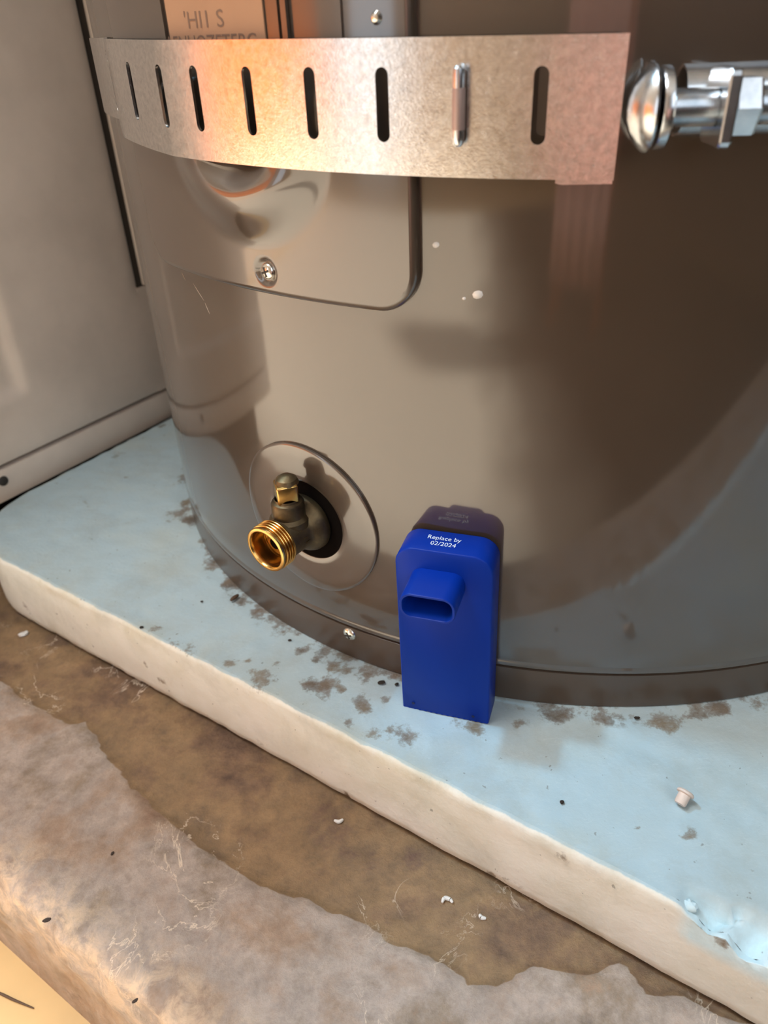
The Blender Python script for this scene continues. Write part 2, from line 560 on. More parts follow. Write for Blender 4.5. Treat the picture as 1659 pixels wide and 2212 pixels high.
for i in range(len(As) - 1):
    for j in range(nr - 1):
        faces.append((i * nr + j, (i + 1) * nr + j, (i + 1) * nr + j + 1, i * nr + j + 1))
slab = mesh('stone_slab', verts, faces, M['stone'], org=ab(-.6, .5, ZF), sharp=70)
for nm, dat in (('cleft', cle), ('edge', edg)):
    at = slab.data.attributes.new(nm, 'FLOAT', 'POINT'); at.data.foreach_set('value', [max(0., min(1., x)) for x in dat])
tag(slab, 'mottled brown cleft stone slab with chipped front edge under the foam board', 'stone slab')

# ------------------------------------------------------------------ foam pad
PA0, PA1, PB0, PB1, PR, TB = -1.775, 1.35, .672, 2.75, .23, .0098
stains = [(496, 1429, 14, .8), (563, 1462, 34, .95), (596, 1432, 10, .7), (533, 1426, 8, .6), (671, 1474, 28, .8), (713, 1477, 22, .85), (740, 1489, 13, .9),
          (650, 1405, 16, .7), (679, 1424, 11, .85), (719, 1441, 14, .75), (750, 1447, 11, .8), (789, 1462, 18, .7), (780, 1516, 26, .8), (789, 1535, 16, .7),
          (834, 1507, 16, .7), (852, 1577, 30, .6), (800, 1580, 26, .6), (499, 1257, 14, 1), (755, 1561, 16, .55), (1123, 1560, 17, .8), (1207, 1553, 20, .8),
          (1437, 1560, 30, .95), (1556, 1531, 18, 1.1), (1473, 1807, 14, .8), (1501, 1803, 17, .8), (1377, 1789, 7, .8), (1024, 1572, 26, .85),
          (980, 1556, 24, .75), (1151, 1584, 12, .6), (401, 1084, 13, 1.0), (412, 1122, 18, 1.0), (380, 1112, 30, .6), (347, 919, 12, .7), (312, 943, 14, .6),
          (353, 939, 8, .8), (157, 1011, 8, .8), (274, 1029, 6, .8), (334, 1358, 18, .7), (380, 1383, 22, .6), (407, 1404, 22, .5), (520, 1300, 14, .5),
          (1310, 1545, 22, .5), (1500, 1540, 26, .6), (1630, 1520, 24, .6), (1180, 1530, 30, .5), (255, 980, 26, .35), (180, 1085, 26, .3), (1630, 1880, 14, .4),
          (640, 1330, 14, .4), (700, 1500, 30, .35), (460, 1215, 14, .7), (560, 1320, 14, .5), (900, 1600, 30, .4)]
stw = []
for x, y, r, s_ in stains:
    P = px_hit(x, y, 0); Q = px_hit(x + r, y, 0)
    stw.append((P.x, P.y, (Q - P).length, s_))


def front_hit(px, py):
    v = Vector(((px - 829.5) / FPX, (py - 1106) / FPX, 1))
    d = r2 * v.x + d2 * v.y + fwd * v.z
    t = PB0 / (d.x * E2.x + d.y * E2.y)
    return Vector((d.x * t, d.y * t, 1 + d.z * t))


side_st = []
for x, y, r, s_ in [(318, 1440, 12, .75), (345, 1470, 10, .8), (357, 1482, 10, .8), (560, 1600, 14, .35), (640, 1600, 10, .5), (1560, 2035, 14, .8), (1585, 2042, 12, .6),
                    (750, 1722, 8, 1.2), (1060, 1900, 12, 1.2), (1085, 1915, 10, 1.1), (60, 1320, 24, .5), (250, 1380, 10, .4), (1100, 1900, 30, .3), (1210, 1850, 16, .4)]:
    P = front_hit(x, y); side_st.append((*P, r / 1250, s_))
# torn away corner of the board at the right
torn = [to_ab(px_hit(x, y, 0)) for x, y in [(1386, 1905), (1470, 1905), (1500, 1925), (1560, 1922), (1659, 1975), (1760, 2030)]]


def torn_depth(a, b):
    """0 outside, 1 fully torn: strip along the front edge, right part"""
    a_s = torn[1][0] + .008
    if a < a_s: return 0
    w = .028 + .022 * min(1, (a - a_s) / .12) + .010 * nz(a, 0, 3, 25) + .006 * nz(a, 1, 3, 60)
    d = (b - PB0)
    t = 1 - d / w
    return max(0, min(1, t * 9)) * min(1, (a - a_s) / .02)


def z_torn(a, b):
    return -.018 - .034 * abs(nz(a, b, 2, 20)) + .007 * nz(a, b, 2, 70)


def z_soft(a, b):
    return .0025 * nz(a, b, 0, 5) + .0022 * nz(a, b, 6, 26) - .0014


def outline(inset, n_corner=14):
    """rounded rectangle path from right end of front edge to the rear of the left edge; returns (a, b)"""
    pts = []
    a = PA1
    while a > PA0 + PR:
        pts.append((a, PB0 + inset)); a -= .010 if -1.9 < a < .8 else .06
    for i in range(n_corner + 1):
        t = math.pi / 2 * i / n_corner
        r = PR - inset
        pts.append((PA0 + PR - r * math.sin(t), PB0 + PR - r * math.cos(t)))
    b = PB0 + PR + .02
    while b < PB1:
        pts.append((PA0 + inset, b)); b += .015 if b < 1.6 else .06
    return pts


verts = []; faces = []; A_side = []; A_st = []; A_rim = []; A_torn = []


def stain_at(P):
    s_ = 0
    for x, y, r, k in stw:
        d = math.hypot(P.x - x, P.y - y) / r
        if d < 2: s_ += k * math.exp(-d * d * 1.1)
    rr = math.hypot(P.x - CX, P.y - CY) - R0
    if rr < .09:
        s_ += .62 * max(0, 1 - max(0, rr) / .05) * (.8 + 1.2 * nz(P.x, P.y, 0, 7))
    return min(1.3, s_)


prof = [(0.004, ZS + .004), (.001, -.165), (0, -.15), (0, -.125), (0, -.10), (0, -.075), (0, -.052), (0, -.034), (0, -.022), (.0003, -.012), (.0012, -.0065), (.0030, -.0032), (.0058, -.0010), (TB, 0)]
L0 = len(outline(0))
for ins, z in prof:
    o_ = outline(ins)
    for a, b in o_:
        n_ = .0022 * nz(a, b, z * 3, 14) + .0012 * nz(a, b, z * 4, 45)
        nib = 0
        if z < -.14: nib = .004 * max(0, nz(a, b, 9, 30) - .25)
        aa, bb = a, b + (n_ if b < PB0 + PR * .5 else 0) + nib
        if b >= PB0 + PR * .5: aa = a + n_ * 2.2
        zz = z
        td = torn_depth(a, PB0 + ins) if b < PB0 + PR else 0
        zz += z_soft(a, b) * max(0, 1 + z / .05)
        if td > 0: zz = zz * (1 - td) + td * min(zz, z_torn(a, PB0 + ins))
        P = ab(aa, bb, zz)
        verts.append(P)
        A_side.append(1.0 if z < -.004 else (.7 if z < -.002 else (.45 if z < 0 else .15)))
        s_ = 0
        for x, y, z_, r, k in side_st:
            d = math.sqrt((P.x - x) ** 2 + (P.y - y) ** 2 + (P.z - z_) ** 2) / r
            if d < 2: s_ += k * math.exp(-d * d)
        A_st.append(s_ if z < -.01 else stain_at(P)); A_rim.append(1.0 if z > -.03 else .35); A_torn.append(td if z > -.06 else 0)
rowsn = len(prof)
for j in range(rowsn - 1):
    for i in range(L0 - 1):
        faces.append((j * L0 + i, j * L0 + i + 1, (j + 1) * L0 + i + 1, (j + 1) * L0 + i))
# top grid
ga = []; a = PA0 + TB
while a < .8: ga.append(a); a += .010
while a < PA1: ga.append(a); a += .06
ga.append(PA1)
gb = []; b = PB0 + TB
while b < 1.62: gb.append(b); b += .0095
while b < PB1: gb.append(b); b += .06
off = len(verts)
rr_ = PR - TB
for a in ga:
    for b in gb:
        aa, bb = a, b
        ca, cb = PA0 + PR, PB0 + PR
        if a < ca and b < cb:
            d = math.hypot(a - ca, b - cb)
            if d > rr_: aa, bb = ca + (a - ca) / d * rr_, cb + (b - cb) / d * rr_
        front = max(0, 1 - (bb - PB0 - TB) / .01)
        n_ = .0022 * nz(aa, PB0 + TB, 0, 14) + .0012 * nz(aa, PB0 + TB, 0, 45)
        td = torn_depth(aa, bb)
        z = z_soft(aa, bb)
        if td > 0: z = z * (1 - td) + td * min(z, z_torn(aa, bb))
        P = ab(aa, bb + n_ * front, z)
        r = math.hypot(P.x - CX, P.y - CY)
        if r < R0 + .02: P.z = min(P.z, -.0008) * sm((r - R0) / .02) - .0006
        verts.append(P)
        A_side.append(.15 * front); A_st.append(stain_at(P)); A_rim.append(max(0, 1 - (bb - PB0) / .05)); A_torn.append(td)
ng = len(gb)
for i in range(len(ga) - 1):
    for j in range(ng - 1):
        q = (off + i * ng + j, off + (i + 1) * ng + j, off + (i + 1) * ng + j + 1, off + i * ng + j + 1)
        faces.append(q)
pad = mesh('foam_board', verts, faces, M['foam'], org=ab(-.2, 1.6, ZS), sharp=80)
for nm, dat in (('side', A_side), ('stain', A_st), ('rim', A_rim), ('torn', A_torn)):
    at = pad.data.attributes.new(nm, 'FLOAT', 'POINT'); at.data.foreach_set('value', dat)
tag(pad, 'thick pale blue foam board with cream edges and brown stains under the tank', 'foam board')

# torn scraps on the broken edge
for k, (px, py, r) in enumerate([(1490, 1956, .010), (1450, 1927, .010)]):
    P = px_hit(px, py, -.012)
    v = []; f = []
    n1_, n2_ = 10, 6
    for i in range(n2_ + 1):
        for j in range(n1_):
            t = 2 * math.pi * j / n1_; u = math.pi * i / n2_
            rr = r * (1 + .35 * noise.noise(Vector((math.cos(t) * 1.5 + k * 5, math.sin(t) * 1.5, math.cos(u) * 2))))
            w = Vector((math.sin(u) * math.cos(t) * 1.3, math.sin(u) * math.sin(t) * .8, math.cos(u) * .75)) * rr
            v.append(P + Vector((*(E1 * w.x), 0)) + Vector((*(E2 * w.y), 0)) + Vector((0, 0, w.z)))
    for i in range(n2_):
        for j in range(n1_):
            f.append((i * n1_ + j, i * n1_ + (j + 1) % n1_, (i + 1) * n1_ + (j + 1) % n1_, (i + 1) * n1_ + j))
    o = mesh('torn_scrap', v, f, M['foam'], pad)
    at = o.data.attributes.new('torn', 'FLOAT', 'POINT'); at.data.foreach_set('value', [1.0] * len(v))

# ------------------------------------------------------------------ furnace cabinet (left)
FA = -1.792; FB0, FB1, FZ1 = .10, 3.2, 2.5
fur = thing('furnace_cabinet', ab(FA - .7, 1.6, ZS), 'tall beige brown enamelled metal cabinet left of the tank', 'cabinet')
mb = MB(); wall_box(mb, FA - 1.45, FA - .032, FB0, FB1, -.012, FZ1)
bevel(mb.build('body', M['furnace'], fur, smooth=False), .012)
mb = MB(); wall_box(mb, FA - 1.4, FA - .06, FB0 + .18, FB1, ZS, -.012)
mb.build('recessed_plinth', M['gap_shade'], fur, smooth=False)
# lower rail, above it the door sheet leaving a thin groove
mb = MB(); wall_box(mb, FA - .034, FA - .002, FB0 + .004, FB1 - .01, -.012, .074)
bevel(mb.build('bottom_rail', M['furnace'], fur, smooth=False), .003)
# door sheet with a raised field: grid in (b, z)
v = []; f = []
bs = [FB0 + .004 + i * .0125 for i in range(106)]; bs = [x for x in bs if x < 1.40] + [1.398]
zs = [.086 + i * .0125 for i in range(97)] + [1.32, 1.6, 2.0, 2.46]




for bq in bs:
    for zq in zs:
        d = min(1.000 - bq, zq - .232)          # inside positive
        hgt = -sm(d / .034) * .016
        e = min(bq - bs[0], bs[-1] - bq if zq > .398 else 1, zq - zs[0])
        hgt -= .004 * (1 - sm(e / .012))
        v.append(ab(FA + hgt, bq, zq))
n_ = len(zs)
for i in range(len(bs) - 1):
    for j in range(n_ - 1):
        f.append((i * n_ + j, (i + 1) * n_ + j, (i + 1) * n_ + j + 1, i * n_ + j + 1))
mesh('door_sheet', v, f, M['furnace'], fur)
# sheet beyond the slot and filler below it
mb = MB(); wall_box(mb, FA - .034, FA - .001, 1.424, 2.6, .40, FZ1 - .04)
bevel(mb.build('edge_strip', M['furnace'], fur, smooth=False), .003)
mb = MB(); wall_box(mb, FA - .034, FA, 1.396, 2.6, .086, .398)
mb.build('lower_sheet', M['furnace'], fur, smooth=False)
mb = MB(); wall_box(mb, FA - .034, FA - .010, 1.396, 1.435, .40, FZ1 - .04)
mb.build('slot_channel', M['gap_brown'], fur, smooth=False)
sc_c = ab(FA - .002, .856, .044)
MB().lathe([(.0, .006), (.008, .0058), (.0125, .003), (.0135, 0)], sc_c, (*E1, 0), 20).build('rail_screw', M['screw_dark'], fur)

# ------------------------------------------------------------------ water heater
wh = thing('water_heater', (CX, CY, 0), 'large glossy brown cylindrical water heater tank on the foam board', 'water heater')
SEG = 220
ax = Vector((0, 0, 1)); oc = Vector((CX, CY, 0))
MB().lathe([(R0 - .012, .0795), (R0 - .003, .0795), (R0 + .0004, .0808), (R0 + .0008, .084), (R0 + .0004, .0885), (R0 - .0006, .0915), (R0 - .0006, .0935), (R0, .096)] +
           [(R0, z) for z in (.13, .2, .3, .4, .5, .6, .8, 1.0, 1.3, 1.7, 2.2, 3.0, 4.2)] + [(R0 - .02, 4.26), (0.02, 4.27)], oc, ax, SEG).build('jacket', M['tank'], wh)
MB().lathe([(R0 - .009, .0), (R0 - .0025, .001), (R0 - .0015, .006), (R0 - .0015, .0735), (R0 - .004, .0750), (R0 - .02, .0750)], oc, ax, SEG).build('base_skirt', M['skirt'], wh)
MB().lathe([(R0 - .009, .072), (R0 - .009, .084)], oc, ax, SEG).build('seam_gap', M['gap_shade'], wh)


def screw(name, P, nrm, r, parent, cross=True, mat='chrome', recess=None):
    nrm = Vector(nrm).normalized()
    hh = MB().lathe([(0, r * .42), (r * .4, r * .40), (r * .75, r * .28), (r * .95, r * .10), (r, 0), (r, -r * .3)], P, nrm, 28).build(name, M[mat], parent)
    if cross:
        u = nrm.cross(Vector((0, 0, 1))).normalized(); w = nrm.cross(u)
        for ang in (.35, .35 + math.pi / 2):
            d_ = u * math.cos(ang) + w * math.sin(ang); e_ = nrm.cross(d_)
            if len(ORG) and parent.parent is None:
                MB().box(P + nrm * r * .36, d_, e_, nrm, r * .55, r * .12, r * .08).build('cross_slot', M['screw_dark'], hh, smooth=False)
            else:
                MB().box(P + nrm * r * .36, d_, e_, nrm, r * .55, r * .12, r * .08).build('cross_slot', M['screw_dark'], parent, smooth=False)
    return hh


screw('skirt_screw', tp(-33.0, .058, R0 - .001), tn(-33), .0135, wh)

# access cover: raised rounded panel following the tank with a dished boss
PH0, PH1, PZ0, PZ1, RC, HP = -57.0, -23.85, .677, 1.62, .055, .016
pw = math.radians(PH1 - PH0) * R0
N1, N2 = 150, 170
BOSS = (math.radians(-39.5 - PH0) * R0, .904)


def panel_h(s_, z):
    # inside distance to rounded rectangle
    cx_, cz_ = pw / 2, (PZ0 + PZ1) / 2
    qx, qz = abs(s_ - cx_) - (pw / 2 - RC), abs(z - cz_) - ((PZ1 - PZ0) / 2 - RC)
    d = RC - math.hypot(max(qx, 0), max(qz, 0)) - min(max(qx, qz), 0)
    return d


def boss_h(s_, z):
    rho = math.hypot(s_ - BOSS[0], z - BOSS[1])
    hgt = .0175 * (1 - sm((rho - .092) / (.165 - .092))) - .013 * (1 - sm((rho - .045) / .045))
    hgt *= (1.4 - .4 * sm((z - .815) / .045)) * (1 - sm((z - .93) / .05))
    # small countersink round the screw
    q = math.hypot(s_ - math.radians(-38.0 - PH0) * R0, z - .71)
    hgt -= .005 * (1 - sm((q - .012) / .010))
    # shallow pocket for the label
    return hgt


def rr_outline(n=26, inset=0.0):
    pts = []
    r = max(.004, RC - inset)
    for (cx_, cz_, a0) in ((pw - RC, PZ0 + RC, -math.pi / 2), (pw - RC, PZ1 - RC, 0), (RC, PZ1 - RC, math.pi / 2), (RC, PZ0 + RC, math.pi)):
        for i in range(n // 2 + 1):
            t = a0 + math.pi / 2 * i / (n // 2)
            pts.append((cx_ + math.cos(t) * r, cz_ + math.sin(t) * r))
    # densify straight runs
    out = []
    for (x0, z0), (x1, z1) in zip(pts, pts[1:] + pts[:1]):
        L = math.hypot(x1 - x0, z1 - z0); k = max(1, int(L / .02))
        for i in range(k): out.append((x0 + (x1 - x0) * i / k, z0 + (z1 - z0) * i / k))
    return out


def on_tank(s_, z, off_):
    return tp(PH0 + math.degrees(s_ / R0), z, R0 + off_)


mb = MB()
ol0 = rr_outline(inset=0)
prof_c = [(0, .001), (0, HP - .008), (.0012, HP - .004), (.004, HP - .0012), (.009, HP)]
ring_v = []; n_ = len(ol0)
for ins, hgt in prof_c:
    for (x, z) in ol0:
        # move inward toward the clamp rectangle
        cx_ = min(max(x, RC), pw - RC); cz_ = min(max(z, PZ0 + RC), PZ1 - RC)
        dx, dz = x - cx_, z - cz_; L = math.hypot(dx, dz) or 1
        ring_v.append(on_tank(x - dx / L * ins, z - dz / L * ins, hgt))
rf = []
for j in range(len(prof_c) - 1):
    for i in range(n_):
        rf.append((j * n_ + i, j * n_ + (i + 1) % n_, (j + 1) * n_ + (i + 1) % n_, (j + 1) * n_ + i))
mb.add(ring_v, rf)
# field grid, snapped to the inset outline
ins = .009
gv = []; gf = []
for i in range(N1 + 1):
    for j in range(N2 + 1):
        s_ = ins + (pw - 2 * ins) * i / N1; z = PZ0 + ins + (PZ1 - PZ0 - 2 * ins) * (j / N2) ** 1.25
        cx_ = min(max(s_, RC), pw - RC); cz_ = min(max(z, PZ0 + RC), PZ1 - RC)
        dx, dz = s_ - cx_, z - cz_; L = math.hypot(dx, dz)
        if dx and dz and L > RC - ins:
            s_, z = cx_ + dx / L * (RC - ins), cz_ + dz / L * (RC - ins)
        gv.append(on_tank(s_, z, HP + boss_h(s_, z)))
for i in range(N1):
    for j in range(N2):
        gf.append((i * (N2 + 1) + j, (i + 1) * (N2 + 1) + j, (i + 1) * (N2 + 1) + j + 1, i * (N2 + 1) + j + 1))
mb.add(gv, gf)
cover = mb.build('access_cover', M['cover'], wh)
screw('cover_screw', tp(-38.0, .71, R0 + HP - .004), tn(-38) + Vector((0, 0, .05)), .0125, cover)
MB().lathe([(0, .006), (.004, .005), (.007, 0)], tp(-26.3, 1.006, R0 + HP), tn(-26.3), 16).build('rivet', M['chrome'], cover)


def cyl_strip(name, ph0, ph1, z0, z1, r0, thick, mat, parent, n=16):
    v = []; f = []
    for i in range(n + 1):
        ph = ph0 + (ph1 - ph0) * i / n
        for (r, z) in ((r0, z0), (r0 + thick, z0), (r0 + thick, z1), (r0, z1)):
            v.append(tp(ph, z, r))
    for i in range(n):
        for k in range(4):
            f.append((i * 4 + k, i * 4 + (k + 1) % 4, (i + 1) * 4 + (k + 1) % 4, (i + 1) * 4 + k))
    f.append((0, 1, 2, 3)); f.append(tuple(n * 4 + k for k in range(4)))
    return mesh(name, v, f, mat, parent, True, sharp=30)


lab = cyl_strip('rating_label', -45.4, -35.0, .965, 1.12, R0 + HP + .003, .0022, M['label'], wh)
cyl_strip('label_holder', -46.6, -33.7, .955, 1.14, R0 + HP - .004, .0065, M['cover'], wh)
for ph in (-46.1, -33.9, -33.2):
    cyl_strip('label_ridge', ph - .22, ph + .22, .955, 1.14, R0 + HP + .001, .0055, M['cover'], wh, 4)
cyl_strip('cover_ridge', -29.3, -28.8, .95, 1.5, R0 + HP - .004, .007, M['cover'], wh, 4)


def text_mesh(txt, size):
    c = bpy.data.curves.new('txt', 'FONT'); c.body = txt; c.size = size
    c.align_x = 'CENTER'; c.align_y = 'CENTER'; c.resolution_u = 3
    o = bpy.data.objects.new('txt', c); COL.objects.link(o)
    dg = bpy.context.evaluated_depsgraph_get(); dg.update()
    me = bpy.data.meshes.new_from_object(o.evaluated_get(dg))
    vs = [v.co.copy() for v in me.vertices]; fs = [tuple(p_.vertices) for p_ in me.polygons]
    bpy.data.objects.remove(o); bpy.data.meshes.remove(me); bpy.data.curves.remove(c)
    return vs, fs


def cyl_text(txt, size, ph, z, r, mat, parent, sx=1.0):
    vs, fs = text_mesh(txt, size)
    v = [tp(ph + math.degrees(p_.x * sx / r), z + p_.y, r) for p_ in vs]
    return mesh('lettering', v, fs, mat, parent, False)


cyl_text("'HI1 S", .026, -41.0, 1.0125, R0 + HP + .0055, M['label_ink'], lab, 1.25)
cyl_text('AENHOZETEBC', .024, -40.9, .988, R0 + HP + .0055, M['label_ink'], lab, 1.05)

# paint specks and scratches on the jacket
for ph, z, r in ((-22.62, .765, .0042), (-19.35, .706, .0062), (-20.4, .70, .0022), (-36.3, .20, .002)):
    MB().lathe([(0, r * .45), (r * .6, r * .35), (r, 0)], tp(ph, z, R0), tn(ph), 10, square=lambda t: 1 + .15 * math.sin(2 * t + 1)).build('paint_speck', M['white_paint_blob'], wh)

for p0, p1 in (((-50.6, .655), (-49.0, .632)), ((-48.9, .629), (-48.3, .612)), ((-52.8, .668), (-52.2, .655))):
    MB().tube([tp(p0[0] + (p1[0] - p0[0]) * i / 4, p0[1] + (p1[1] - p0[1]) * i / 4, R0) for i in range(5)], [.0002, .0007, .0009, .0007, .0002], 6).build('scratch', M['scratch'], wh)

# drain: escutcheon plate and brass valve
VP, VZ = -37.15, .289


def plate_pt(rho, t, off_):
    return tp(VP + math.degrees(rho * math.sin(t) / R0), VZ + rho * math.cos(t), R0 + off_)


pv = []; pf = []; NT_ = 72
prp = [(.143, .0005), (.143, .0045), (.1415, .0058), (.138, .0062), (.12, .0062), (.10, .0062), (.088, .0062), (.081, .0058), (.0765, .0040), (.0745, .0005), (.0745, -.03)]
for rho, o_ in prp:
    for i in range(NT_):
        t = 2 * math.pi * i / NT_
        pv.append(plate_pt(rho, t, o_))
for j in range(len(prp) - 1):
    for i in range(NT_):
        pf.append((j * NT_ + i, j * NT_ + (i + 1) % NT_, (j + 1) * NT_ + (i + 1) % NT_, (j + 1) * NT_ + i))
mesh('drain_escutcheon', pv, pf, M['cover'], wh)
# flat disc in the plate hole, a cavity's shade put into its colour
pv = []; pf = []
for rho, o_ in [(.0755, .0030), (.070, .0026), (.0, .0026)]:
    for i in range(NT_):
        pv.append(plate_pt(rho, 2 * math.pi * i / NT_, o_))
for j in range(2):
    for i in range(NT_):
        pf.append((j * NT_ + i, j * NT_ + (i + 1) % NT_, (j + 1) * NT_ + (i + 1) % NT_, (j + 1) * NT_ + i))
mesh('cavity_shade', pv, pf, M['gap_shade'], wh)

VA = -37.0
vn = tn(VA); vo = tp(VA, VZ, R0)
# body: wide shoulder in the hole, barrel toward the outlet
valve = MB().lathe([(.0, .004), (.051, .004), (.053, .008), (.052, .016), (.049, .022), (.043, .030), (.0385, .036), (.037, .045), (.0365, .074), (.036, .079), (.030, .080)], vo, vn, 44).build('drain_valve', M['brass_dark'], wh)
# threaded outlet with an open bore
thr = [(.030, .078), (.0385, .078), (.0405, .0795)]
d_ = .0815
for k in range(4):
    thr += [(.0408, d_), (.0415, d_ + .0012), (.0408, d_ + .0024), (.0380, d_ + .0034), (.0378, d_ + .0044)]; d_ += .0056
thr += [(.0400, d_), (.0405, d_ + .003), (.0395, d_ + .0052), (.0372, d_ + .0062), (.0345, d_ + .0058), (.0325, d_ + .003), (.0320, d_ - .004), (.0315, d_ - .02), (.0305, d_ - .026), (.012, d_ - .028), (.011, d_ - .040), (0, d_ - .040)]
MB().lathe(thr, vo, vn, 56).build('threaded_outlet', M['brass'], valve)
fd = d_ - .026
u_ = vn.cross(Vector((0, 0, 1))).normalized(); w_ = Vector((0, 0, 1))
# keyhole shaped seat inside the bore
for (cu, cw, r_) in ((-.001, .009, .0150), (.008, -.008, .0105)):
    MB().lathe([(0, 0), (r_, 0)], vo + vn * (fd + .0012) + u_ * cu + w_ * cw, vn, 20).build('valve_port', M['gap_shade'], valve)
MB().lathe([(.0, .010), (.006, .009), (.0085, .005), (.0095, -.002)], vo + vn * (fd - .001) - u_ * .017 + w_ * .006, vn, 20).build('seat_lug', M['brass'], valve)
# stem: round collar, then square head
so = vo + vn * .046 + Vector((0, 0, .030))
MB().lathe([(.034, -.012), (.033, .0), (.0295, .004), (.028, .006), (.0275, .028), (.0255, .032), (.0215, .034), (.0205, .038)], so, ax, 32).build('stem_collar', M['brass_dark'], valve)
mb = MB(); q1 = (vn * .8 + u_ * .6).normalized(); q2 = ax.cross(q1)
mb.box(so + ax * .050, q1, q2, ax, .0175, .0175, .016)
bevel(mb.build('stem_head', M['brass'], valve, smooth=False), .003)
MB().lathe([(.020, 0), (.017, .008), (.008, .014), (0, .0145)], so + ax * .064 - vn * .004, ax, 18).build('stem_tip', M['brass_dark'], valve)
# raised cast mark on the barrel
for (a_, l_) in ((-.3, .010), (.35, .012), (-.05, .008)):
    c_ = vo + vn * (.052 + a_ * .02) + u_ * (-.0345 if False else .0) + Vector((0, 0, 0))
    side = (u_ * -1 * math.cos(.15 + a_) + w_ * math.sin(.15 + a_))
    MB().box(c_ + side * .0372, vn, side.cross(vn), side, l_ * .5, .0016, .0012).build('cast_mark', M['brass_dark'], valve, smooth=False)

# ------------------------------------------------------------------ perforated strap


def strap_r(ph):
    if ph > -46: return 1.003
    if ph > -57.4: return 1.003 - (-46 - ph) / 11.4 * .015
    return max(.977, .988 - (-57.4 - ph) * .004)


def strap_xy(ph, r_off=0.0):
    if ph > -14:
        t = math.radians(-14)
        b_ = tp(-14, 0, strap_r(-14) + r_off)
        return b_ + Vector((math.cos(t), math.sin(t), 0)) * math.radians(ph + 14) * .997
    return tp(ph, 0, strap_r(ph) + r_off)


def lerp(x, x0, x1, y0, y1): return y0 + (y1 - y0) * max(0, min(1, (x - x0) / (x1 - x0)))


def z_top(ph): return lerp(ph, -60, -10, .9985, .983)


def z_bot(ph):
    z = lerp(ph, -46, -10, .8555, .8475)
    if ph < -46: z = lerp(ph, -60, -46, .868, .8555)
    return z


def strap_map(ph, w, off_):
    """w 0..1 bottom to top"""
    P = strap_xy(ph, off_)
    return Vector((P.x, P.y, z_bot(ph) + (z_top(ph) - z_bot(ph)) * w))


strap = thing('tank_strap', tp(-30, .84, R0 + .03), 'wide galvanised steel strap with vertical slots wrapped round the tank', 'strap')
SW = .0078          # slot half width
SLW0, SLW1 = .255, .80
slot_ph = [-58.9, -52.05, -46.25, -41.75, -36.25, -30.85, -25.5, -20.35, -15.45]
PHL, PHR = -60.2, -10.65


def perforated(slots, ph0, ph1, th, offset, wmap):
    mb = MB()
    bnds = [ph0] + [(a + b) / 2 for a, b in zip(slots, slots[1:])] + [ph1]
    RING = 4
    for si, sp in enumerate(slots):
        b0, b1 = bnds[si], bnds[si + 1]
        hw = math.degrees(SW / .997)
        hh = .137
        # stadium outline in (ph, w)
        st_ = []
        n_arc = 10
        rw = SW / hh
        for i in range(n_arc + 1):
            t = math.pi * i / n_arc
            st_.append((sp + hw * math.cos(t), SLW1 - rw + rw * math.sin(t)))
        for i in range(1, 8):
            st_.append((sp - hw, SLW1 - rw + (SLW0 + rw - SLW1 + rw) * i / 8))
        for i in range(n_arc + 1):
            t = math.pi + math.pi * i / n_arc
            st_.append((sp + hw * math.cos(t), SLW0 + rw + rw * math.sin(t)))
        for i in range(1, 8):
            st_.append((sp + hw, SLW0 + rw + (SLW1 - rw - SLW0 - rw) * i / 8))
        # matching rectangle outline
        n_ = len(st_)
        rect = []
        for i in range(n_):
            if i <= n_arc:
                f_ = i / n_arc; rect.append((b1 + (b0 - b1) * f_, 1.0))
            elif i < n_arc + 8:
                f_ = (i - n_arc) / 8; rect.append((b0, 1.0 - f_))
            elif i <= 2 * n_arc + 8:
                f_ = (i - n_arc - 8) / n_arc; rect.append((b0 + (b1 - b0) * f_, 0.0))
            else:
                f_ = (i - 2 * n_arc - 8) / 8; rect.append((b1, f_))
        v = []; f = []
        for o_ in (offset, offset - th):
            for k in range(RING + 1):
                q = k / RING
                for (a, b) in zip(st_, rect):
                    v.append(wmap(a[0] + (b[0] - a[0]) * q, a[1] + (b[1] - a[1]) * q, o_))
        L = (RING + 1) * n_
        for s2 in (0, L):
            for k in range(RING):
                for i in range(n_):
                    f.append((s2 + k * n_ + i, s2 + k * n_ + (i + 1) % n_, s2 + (k + 1) * n_ + (i + 1) % n_, s2 + (k + 1) * n_ + i))
        for i in range(n_):
            f.append((i, (i + 1) % n_, L + (i + 1) % n_, L + i))
        for i in range(n_):
            a, b = rect[i], rect[(i + 1) % n_]
            inner = (abs(a[0] - b0) < 1e-6 and abs(b[0] - b0) < 1e-6 and si > 0) or (abs(a[0] - b1) < 1e-6 and abs(b[0] - b1) < 1e-6 and si < len(slots) - 1)
            if not inner:
                o_ = RING * n_
                f.append((o_ + i, o_ + (i + 1) % n_, L + o_ + (i + 1) % n_, L + o_ + i))
        mb.add(v, f)
    return mb


mb = perforated(slot_ph, PHL, PHR, .004, 0.0, strap_map)
ob = mb.build('slotted_band', M['galv'], strap, sharp=50)
bm = bmesh.new(); bm.from_mesh(ob.data); bmesh.ops.remove_doubles(bm, verts=bm.verts, dist=2e-5)
bmesh.ops.recalc_face_normals(bm, faces=bm.faces); bm.to_mesh(ob.data); bm.free()


def under_map(ph, w, off_):
    P = strap_xy(ph, off_)
    zb, zt = .886, .999
    return Vector((P.x, P.y, zb + (zt - zb) * w))


perforated([-61.6, -66.5, -72, -77, -83, -89, -95], -58.2, -99, .003, -.005, under_map).build('inner_band', M['galv'], strap, sharp=50)
